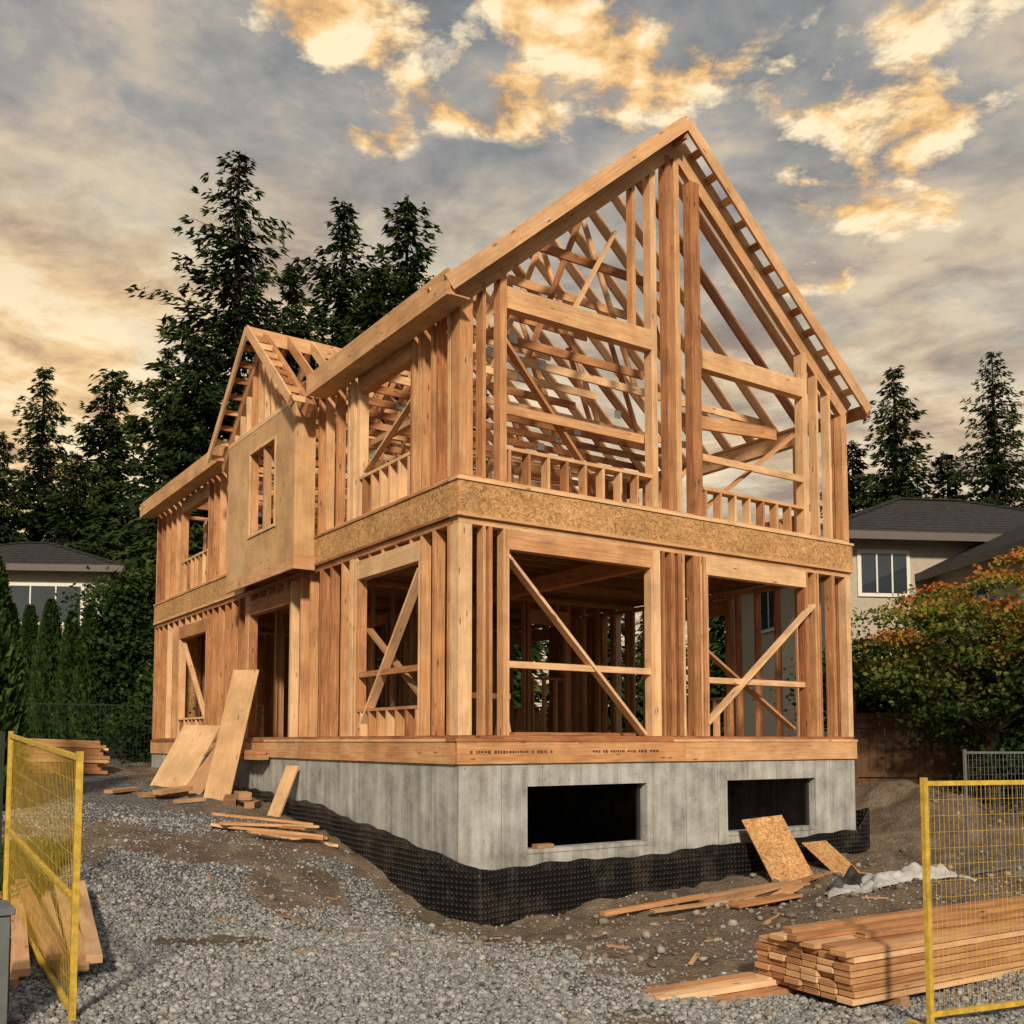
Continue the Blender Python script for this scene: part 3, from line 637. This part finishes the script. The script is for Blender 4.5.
# ------------------------------------------------------------ neighbour houses
def house_block(name,cx,cy,ang,wx_,wy_,z0,z1,zr,mat,wins,over=.5):
    b=MB(); 
    b.box(-wx_/2,wx_/2,-wy_/2,wy_/2,z0,z1,mat,0)
    ox,oy=wx_/2+over,wy_/2+over; rl=max(.2,(wx_-wy_)/2)
    e=[(-ox,-oy,z1),(ox,-oy,z1),(ox,oy,z1),(-ox,oy,z1)]; r0=(-rl,0,zr); r1=(rl,0,zr)
    b.poly([e[0],e[1],r1,r0],M_roof); b.poly([e[1],e[2],r1],M_roof); b.poly([e[2],e[3],r0,r1],M_roof); b.poly([e[3],e[0],r0],M_roof)
    b.poly([(v[0],v[1],z1-.002) for v in (e[3],e[2],e[1],e[0])],M_white)
    for (p,q) in ((0,1),(1,2),(2,3),(3,0)):
        a_=Vector(e[p]); c_=Vector(e[q]); b.beam(a_-Vector((0,0,.1)),c_-Vector((0,0,.1)),.08,.2,M_gutter)
    for (p,q) in ((r0,e[0]),(r1,e[1]),(r0,r1)): b.beam(Vector(p)+Vector((0,0,.02)),Vector(q)+Vector((0,0,.02)),.18,.05,M_roof)
    for (face,u,zc,w,h) in wins:
        if face=='f':
            y=-wy_/2; b.box(u-w/2-.1,u+w/2+.1,y-.05,y-.002,zc-h/2-.1,zc+h/2+.1,M_white,0); b.box(u-w/2,u+w/2,y-.07,y-.052,zc-h/2,zc+h/2,M_glass,0)
            for s in (-.17,.17): b.box(u+s*w-.02,u+s*w+.02,y-.085,y-.072,zc-h/2,zc+h/2,M_white,0)
        else:
            x=-wx_/2; b.box(x-.05,x-.002,u-w/2-.1,u+w/2+.1,zc-h/2-.1,zc+h/2+.1,M_white,0); b.box(x-.07,x-.052,u-w/2,u+w/2,zc-h/2,zc+h/2,M_glass,0)
            b.box(x-.085,x-.072,u-.02,u+.02,zc-h/2,zc+h/2,M_white,0)
    o=b.obj(name); o.location=(cx,cy,0); o.rotation_euler[2]=ang; return o
A0=-D2(34.1)
x_,y_=site(-15.9,33); house_block('neighbouring_house',x_,y_,A0+.1,6.5,5.5,1.5,7.45,8.7,M_stucco,[('f',-1.5,6.4,1.3,1.0),('f',1.3,6.3,2.2,1.1),('f',-1,4,2,1.2)])
x_,y_=site(12.5,29.5); house_block('neighbouring_house',x_,y_,A0+.12,10,8,1.5,7.3,9.3,M_stucco2,[('f',-3.6,6.35,1.2,1.0),('f',1.2,6.3,1.6,1.1),('f',-2.5,3.6,2,1.2),('l',0,6,1.4,1.2)],.6)
x_,y_=site(14.2,24.0); house_block('garage_wing',x_,y_,A0+.12,6.5,5.5,1.5,6.35,7.9,M_stucco2,[('f',-1.6,5.5,1.2,.8),('l',0,5.4,1.2,.8)],.5)

# ------------------------------------------------------------ vegetation
def tube(mb,pts,rads,mat,seg=8):
    b0=len(mb.v)
    for i,(p,r) in enumerate(zip(pts,rads)):
        for k in range(seg):
            a=2*math.pi*k/seg; mb.v.append(Vector((p[0]+r*math.cos(a),p[1]+r*math.sin(a),p[2])))
    m=mb._mi(mat)
    for i in range(len(pts)-1):
        for k in range(seg):
            k2=(k+1)%seg; mb.f.append((b0+i*seg+k,b0+i*seg+k2,b0+(i+1)*seg+k2,b0+(i+1)*seg+k)); mb.uv+=[(k,i),(k+1,i),(k+1,i+1),(k,i+1)]; mb.r.append(.5); mb.mi.append(m)
def quads(c,a1,a2):
    P=np.stack([c-a1*.6,c-a2,c+a1,c+a2],1); return P.reshape(-1,3)
def norm(v): return v/np.maximum(np.linalg.norm(v,axis=-1,keepdims=True),1e-6)
def conifer_data(H,Rm,dens=1.0,seed=1,leaf=.34,bare=.05,step=.30):
    g=np.random.default_rng(seed); C=[];A1=[];A2=[];RR=[]
    h=bare*H; br=[]
    sd_=g.uniform(0,6.28,6)
    while h<H*.99:
        t=h/H; nb_=7 if t<.85 else 5; a0=g.uniform(0,6.28)
        for k in range(nb_):
            a=a0+k*6.283/nb_+g.normal(0,.35); prof=min(1,(1-t)*1.2+.01)**.8*(.85+.15*math.sin(a*2+sd_[0]+t*9))*(.9+.16*math.sin(t*34+sd_[1]))
            L=Rm*prof*g.uniform(.5,1.25)+.15
            if g.random()<.12: L*=.45
            out=np.array([math.cos(a),math.sin(a),0]); lat=np.array([-out[1],out[0],0])
            n=max(2,int(L/step)); s=(np.arange(n)+g.random(n)*.8+.3)/n; s=s[s<1.03]
            up=g.uniform(.0,.3)+t*.3; dr=g.uniform(.28,.55)*(1-t*.6)
            P=np.array([0,0,h])+out*(L*s)[:,None]; P[:,2]+=L*(up*s-dr*s*s)
            br.append((h,a,L,up,dr))
            kk=int(7*dens)
            wdt=.10+.28*L*(1-s*.92)*np.minimum(1,s*3)
            lo=g.uniform(-1,1,(len(s),kk))
            c=P[:,None,:]+lat*(lo*wdt[:,None])[...,None]+g.normal(0,.05,(len(s),kk,3)); c[...,2]-=np.abs(lo)*wdt[:,None]*.3+g.uniform(0,.22,(len(s),kk))
            ax_=norm(out*g.uniform(.5,1.1,(len(s),kk,1))+lat*(np.sign(lo)*g.uniform(.1,.9,(len(s),kk)))[...,None]+np.array([0,0,1])*g.uniform(-1.0,.05,(len(s),kk,1)))
            sd=norm(np.cross(ax_,g.normal(0,1,(len(s),kk,3))))
            sz=leaf*g.uniform(.6,1.25,(len(s),kk,1))*(.6+.4*(1-t))
            C.append(c.reshape(-1,3)); A1.append((ax_*sz*.74).reshape(-1,3)); A2.append((sd*sz*.18).reshape(-1,3))
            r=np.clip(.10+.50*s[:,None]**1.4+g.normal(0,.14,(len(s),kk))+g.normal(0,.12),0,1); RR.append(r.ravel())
        h+=max(.2,H*.0175*g.uniform(.7,1.3))
    C=np.concatenate(C);A1=np.concatenate(A1);A2=np.concatenate(A2);RR=np.concatenate(RR)
    return C,A1,A2,RR,br
def conifer_mesh(name,H,Rm,dens,seed,leaf=.44,mat=M_needle,bare=.05):
    C,A1,A2,RR,br=conifer_data(H,Rm,dens,seed,leaf,bare)
    V=quads(C,A1,A2); n=len(C); Fq=np.arange(n*4).reshape(n,4)
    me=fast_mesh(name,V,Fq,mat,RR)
    tb=MB(); tube(tb,[(0,0,-.5),(0,0,H*.3),(.05,0,H*.7),(0,0,H*.99)],[H*.016,H*.012,H*.006,.02],M_bark)
    for (h,a,L,up,dr) in br[::2]:
        s=.8; tb.beam((0,0,h),(math.cos(a)*L*s,math.sin(a)*L*s,h+L*(up*s-dr*s*s)),.03+L*.008,.03+L*.008,M_bark,taper=.3)
    tm_=bpy.data.meshes.new(name+'_wood'); tm_.from_pydata([tuple(v) for v in tb.v],[],tb.f); tm_.materials.append(M_bark)
    return me,tm_
kinds=[conifer_mesh('conifer_crown_a',26,7.0,1.5,11),conifer_mesh('conifer_crown_b',22,6.2,1.45,23),conifer_mesh('conifer_crown_c',18,5.2,1.45,31)]
KH=[26,22,18]
def put_conifer(X,Z,H,kind,rot,wide=1.0,gzv=1.9):
    x,y=site(X,Z); e=empty('conifer_tree',(x,y,gzv)); s=H/KH[kind]; e.scale=(s*wide,s*wide,s); e.rotation_euler[2]=rot
    for me,nm in zip(kinds[kind],('crown','trunk')):
        o=bpy.data.objects.new(nm,me); scene.collection.objects.link(o); o.parent=e
def topz(py,Z):
    k=(742-py)/1000-.07; a=math.atan(k)+D2(4); return math.tan(a)*Z+2.1-1.9
for (px,py,Z,kd,rot,wd) in [(228,146,38,0,0,1.15),(338,200,43,1,1,1.1),(404,194,48,2,2,1.0),(286,262,40,1,4,1.0),(34,366,46,1,3,1.05),(103,366,50,2,.5,1.15),(-10,430,42,2,5.5,1.0),
    (160,345,46,1,5,1.0),(372,262,40,2,6,1.1),(903,366,46,1,2.2,1.15),(1004,348,40,0,3.1,1.1),(858,440,50,2,4.4,1.2),(955,450,44,2,1.1,1.2),(70,450,44,2,2.1,1.1),(190,330,36,2,3.3,1.0),(1075,380,42,1,.3,1.0),(-50,330,44,0,1.3,1.0),(440,330,50,2,.2,1)]:
    put_conifer((px-512)/1000*Z,Z,topz(py,Z),kd,rot,wd)
C,A1,A2,RR,_=conifer_data(15,3.8,.55,77,.8,.05,.4)
VV=[];RA=[]
g=np.random.default_rng(5)
for i in range(44):
    a=-1.0+2.0*i/43+g.uniform(-.02,.02); Z=g.uniform(62,85); x,y=site(math.tan(a*.75)*Z,Z); s=g.uniform(.7,1.05); th=g.uniform(0,6.28)
    rot=np.array([[math.cos(th),-math.sin(th),0],[math.sin(th),math.cos(th),0],[0,0,1]])
    VV.append((quads(C,A1,A2)*s)@rot.T+np.array([x,y,1.5])); RA.append(RR*.9)
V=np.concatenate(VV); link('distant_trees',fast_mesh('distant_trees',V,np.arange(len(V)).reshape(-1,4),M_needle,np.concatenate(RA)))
def broadleaf(name,x,y,z0,H,Rx,Rz,zc,nclump,nleaf,leaf,mat,seed,warm=0,trunk=.12,clr=.38,flat=.55,tiers=0,lift=.14):
    g=np.random.default_rng(seed); e=empty(name,(x,y,z0))
    d=norm(g.normal(0,1,(nclump,3))); rad=g.uniform(.25,1,nclump)**.5; cc=d*rad[:,None]*np.array([Rx,Rx,Rz])*g.uniform(.75,1.25,(nclump,1))+np.array([0,0,zc])
    if tiers: cc[:,2]=np.round(cc[:,2]/tiers)*tiers+g.normal(0,.07,nclump)
    cc[:,2]=np.maximum(cc[:,2],.25)
    cs=clr*g.uniform(.5,1.35,nclump); C=cc[:,None,:]+g.normal(0,1,(nclump,nleaf,3))*cs[:,None,None]*np.array([1,1,flat])
    dd=C-cc[:,None,:]; C[...,2]-=(dd[...,0]**2+dd[...,1]**2)*.35
    a1=norm(g.normal(0,1,C.shape)*np.array([1,1,.6])); a2=norm(np.cross(a1,g.normal(0,1,C.shape))); sz=leaf*g.uniform(.6,1.3,C.shape[:2])[...,None]
    tone=g.normal(0,.13,nclump)[:,None]
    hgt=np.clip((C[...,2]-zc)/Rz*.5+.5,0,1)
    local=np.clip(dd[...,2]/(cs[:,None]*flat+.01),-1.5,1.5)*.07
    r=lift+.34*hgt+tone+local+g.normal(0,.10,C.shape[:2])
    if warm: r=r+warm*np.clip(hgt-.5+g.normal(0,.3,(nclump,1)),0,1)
    Cf=C.reshape(-1,3); n=len(Cf); V=quads(Cf,(a1*sz).reshape(-1,3),(a2*sz*.6).reshape(-1,3))
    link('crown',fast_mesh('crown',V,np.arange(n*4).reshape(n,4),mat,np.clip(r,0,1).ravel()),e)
    tb=MB()
    if trunk:
        tube(tb,[(0,0,-.3),(.05,0,zc*.35),(0,.05,zc*.7)],[trunk*1.2,trunk,trunk*.6],M_bark)
        for i in range(0,nclump,2):
            p=cc[i]; tb.beam((0,0,zc*g.uniform(.3,.7)),tuple(p),.05,.05,M_bark,taper=.2)
        tb.obj('trunk',e)
    return e
x_,y_=site(8.1,17.0); broadleaf('maple_tree',x_,y_,1.4,4.2,2.15,1.3,2.3,85,240,.058,M_leaf,2,.6,.13,.31,.26,.42,.24)
x_,y_=site(10.0,16.8); broadleaf('maple_tree',x_,y_,1.3,4.2,2.1,1.5,2.7,85,240,.058,M_leaf,8,.6,.13,.32,.26,.42,.24)
x_,y_=site(7.4,20.8); broadleaf('shrub',x_,y_,1.4,2.5,1.0,.8,1.9,40,200,.07,M_shrub,3,0,.08)
x_,y_=site(10.0,20.5); broadleaf('shrub',x_,y_,1.4,2.5,2.2,1.0,2.0,70,200,.08,M_shrub,13,0,.08)
x_,y_=site(9.4,16.4); broadleaf('shrub',x_,y_,1.3,2.0,1.3,.5,.6,50,200,.055,M_shrub,4,0,.06)
x_,y_=site(-9.9,26); broadleaf('broadleaf_tree',x_,y_,1.6,5,1.2,2.0,2.9,90,200,.085,M_shrub,5,0,.12)
x_,y_=site(-8.6,25); broadleaf('shrub',x_,y_,1.5,3,1.0,1.1,1.3,60,200,.08,M_shrub,6,0,.08)
x_,y_=site(-13.0,40); broadleaf('broadleaf_tree',x_,y_,1.6,7,1.8,2.2,3.2,80,200,.13,M_shrub,19,0,.12)
def cedar(name,X,Z,H,rad,z0,seed):
    g=np.random.default_rng(seed); n=int(9000*H/3.5); t=g.random(n)**.9; a=g.uniform(0,6.28,n)
    rr=rad*np.minimum(1,(1-t)*2.2)**.7*np.minimum(1,t*6+.5)*(.72+.3*np.sqrt(g.random(n)))*(1+.12*np.sin(a*5+t*9))
    C=np.stack([np.cos(a)*rr,np.sin(a)*rr,t*H],1); o=np.stack([np.cos(a),np.sin(a),np.full(n,1.3)],1); a1=norm(o+g.normal(0,.35,(n,3))); a2=norm(np.cross(a1,g.normal(0,1,(n,3))))
    sz=g.uniform(.05,.1,(n,1))*(1+Z/50); r=np.clip(.4+g.normal(0,.16,n)+.14*np.sin(a*7+t*23)+.2*(rr/rad-.7),0,1)
    x,y=site(X,Z); e=empty(name,(x,y,z0)); V=quads(C,a1*sz,a2*sz*.45); link('foliage',fast_mesh('foliage',V,np.arange(n*4).reshape(n,4),M_needle2,r),e)
    tb=MB(); tube(tb,[(0,0,-.2),(0,0,H*.9)],[.07,.02],M_bark); tb.obj('trunk',e)
cedar('cedar_column',-7.42,14.0,3.75,.46,1.15,1); cedar('cedar_column',-8.5,14.6,3.9,.55,1.15,2); cedar('cedar_column',-9.6,15.2,3.9,.55,1.15,22)
for i,(px,py) in enumerate(((27,606),(48,600),(70,612),(88,608),(8,604))): cedar('cedar_column',(px-512)/1000*25,25,(742-py)/1000*25+.55,.32+.05*(i%2),1.5,30+i)
g=np.random.default_rng(3); n=6000; Xq=g.uniform(-4.2,-2.9,n); Zq=g.uniform(5.2,11,n); Xq-= (Zq-5.2)*.32
gx=C0[0]+R[0]*Xq+F[0]*Zq; gy=C0[1]+R[1]*Xq+F[1]*Zq; gg=gz(gx,gy); Cg=np.stack([gx,gy,gg+g.uniform(0,.1,n)],1)
a1=norm(g.normal(0,1,(n,3))*np.array([.5,.5,.2])+np.array([0,0,1])); a2=norm(np.cross(a1,g.normal(0,1,(n,3)))); V=quads(Cg,a1*g.uniform(.04,.11,(n,1)),a2*.012)
link('grass',fast_mesh('grass',V,np.arange(n*4).reshape(n,4),M_shrub,g.random(n)))

# ------------------------------------------------------------ world
w=bpy.data.worlds.new('World'); scene.world=w; w.use_nodes=True; t=NT(w.node_tree)
sunv=Vector((-.46,-.74,.46)).normalized(); elev=math.asin(sunv.z); rot=math.atan2(sunv.x,sunv.y)
sky=t.n('ShaderNodeTexSky'); sky.sky_type='NISHITA'; sky.sun_disc=False; sky.sun_elevation=elev; sky.sun_rotation=rot; sky.dust_density=3
bg1=t.n('ShaderNodeBackground'); bg1.inputs[1].default_value=.08; t.l(sky.outputs[0],bg1.inputs[0])
gen=t.n('ShaderNodeTexCoord').outputs['Generated']; sp=t.n('ShaderNodeSeparateXYZ'); t.l(gen,sp.inputs[0])
dzv=t.math('MAXIMUM',sp.outputs[2],.03); den=t.math('ADD',dzv,.06)
ru=t.math('ADD',t.math('MULTIPLY',sp.outputs[0],R[0]),t.math('MULTIPLY',sp.outputs[1],R[1])); fwd=t.math('ADD',t.math('MULTIPLY',sp.outputs[0],F[0]),t.math('MULTIPLY',sp.outputs[1],F[1]))
pu=t.math('DIVIDE',ru,den); pv=t.math('DIVIDE',fwd,den)
cb=t.n('ShaderNodeCombineXYZ'); t.l(pu,cb.inputs[0]); t.l(pv,cb.inputs[1]); P=cb.outputs[0]
n1=t.noise(P,1.9,7,.6,.3); n2=t.noise(t.mapping(P,(1,1,1),(0,0,.6)),4.6,9,.6,.3)
base=t.ramp(t.math('ADD',t.math('MULTIPLY',n1,.62),t.math('MULTIPLY',n2,.38)),[(.38,(.18,.19,.20)),(.455,(.28,.285,.285)),(.52,(.42,.395,.355)),(.59,(.68,.56,.41))])
el=sp.outputs[2]
hor=t.ramp(el,[(.0,1.),(.28,.9),(.52,0.)])
lf=t.ramp(t.math('SUBTRACT',.5,ru),[(.1,.38),(.5,.5),(.78,1.)])
wf=t.math('MULTIPLY',t.math('MULTIPLY',hor,lf),t.ramp(n1,[(.40,.6),(.54,1.0)]),True)
wf=t.math('MULTIPLY',t.math('MULTIPLY',wf,1.6),t.ramp(fwd,[(.0,.1),(.5,1.)]),True)
warm=t.ramp(n2,[(.36,(.68,.42,.22)),(.47,(1.0,.68,.33)),(.58,(1.15,.92,.58))])
c1=t.mix(wf,base,warm)
def blob(cu,cv,ru_,rv,amp=1.0):
    a=t.math('DIVIDE',t.math('SUBTRACT',pu,cu),ru_); b=t.math('DIVIDE',t.math('SUBTRACT',pv,cv),rv)
    r2=t.math('ADD',t.math('MULTIPLY',a,a),t.math('MULTIPLY',b,b)); return t.math('MULTIPLY',t.math('SUBTRACT',1,r2,True),amp)
def pc(px,py):
    kx=(px-512)/1000; k=(742-py)/1000-.07; kz=math.tan(math.atan(k)+D2(4)); L=math.sqrt(1+kx*kx+kz*kz); return kx/(kz+.06*L), 1/(kz+.06*L)
ms=None
for (px,py,rx_,ry_,am) in ((540,60,.32,.19,1.0),(380,20,.22,.15,.9),(650,85,.14,.14,.8),(910,120,.18,.28,.95),(950,60,.1,.2,.5),(915,218,.13,.12,.85),(830,75,.1,.15,.5),(380,130,.07,.08,.6),(830,275,.2,.1,.5)):
    cu,cv=pc(px,py); bl=blob(cu,cv,rx_,ry_,am); ms=bl if ms is None else t.math('MAXIMUM',ms,bl)
n4=t.noise(P,6.6,11,.63,.2)
gm_=t.math('ADD',t.math('MULTIPLY',ms,.34),t.math('MULTIPLY',t.math('SUBTRACT',n4,.5),1.9)); gf=t.math('MULTIPLY',t.math('MULTIPLY',t.ramp(gm_,[(.12,0.),(.32,1.)]),t.ramp(ms,[(.0,0.),(.3,1.)])),t.ramp(fwd,[(.0,0.),(.2,1.)]))
n5=t.noise(t.mapping(P,(1,1,1),(0,0,0),(.03,.045,0)),6.6,8,.6,.2)
lit=t.math('ADD',t.math('MULTIPLY',t.math('SUBTRACT',n4,n5),2.0),t.math('ADD',t.math('MULTIPLY',t.noise(P,3.1,3,.5),.6),.24))
gcol=t.ramp(lit,[(.22,(.48,.29,.15)),(.40,(.85,.50,.20)),(.56,(1.08,.70,.30)),(.74,(1.2,.96,.62))])
c2=t.mix(gf,c1,gcol)
bg2=t.n('ShaderNodeBackground'); bg2.inputs[1].default_value=1.0; t.l(c2,bg2.inputs[0])
mx=t.n('ShaderNodeMixShader'); mx.inputs[0].default_value=.9; t.l(bg1.outputs[0],mx.inputs[1]); t.l(bg2.outputs[0],mx.inputs[2])
wo=t.n('ShaderNodeOutputWorld'); t.l(mx.outputs[0],wo.inputs[0])
sl=bpy.data.lights.new('sun','SUN'); sl.energy=4.2; sl.angle=D2(5); sl.color=(1,.83,.62); so=bpy.data.objects.new('sun',sl); scene.collection.objects.link(so)
so.rotation_euler=(-sunv).to_track_quat('-Z','Y').to_euler()

# ------------------------------------------------------------ camera
cam=bpy.data.cameras.new('camera'); co=bpy.data.objects.new('camera',cam); scene.collection.objects.link(co)
cam.sensor_width=36; cam.lens=35.16; cam.shift_y=.156; cam.clip_end=2000; cam.clip_start=.1
co.location=(C0[0],C0[1],2.1); co.rotation_euler=(D2(94),0,-D2(34.09)); scene.camera=co
scene.view_settings.view_transform='Standard'; scene.view_settings.look='None'; scene.view_settings.exposure=0
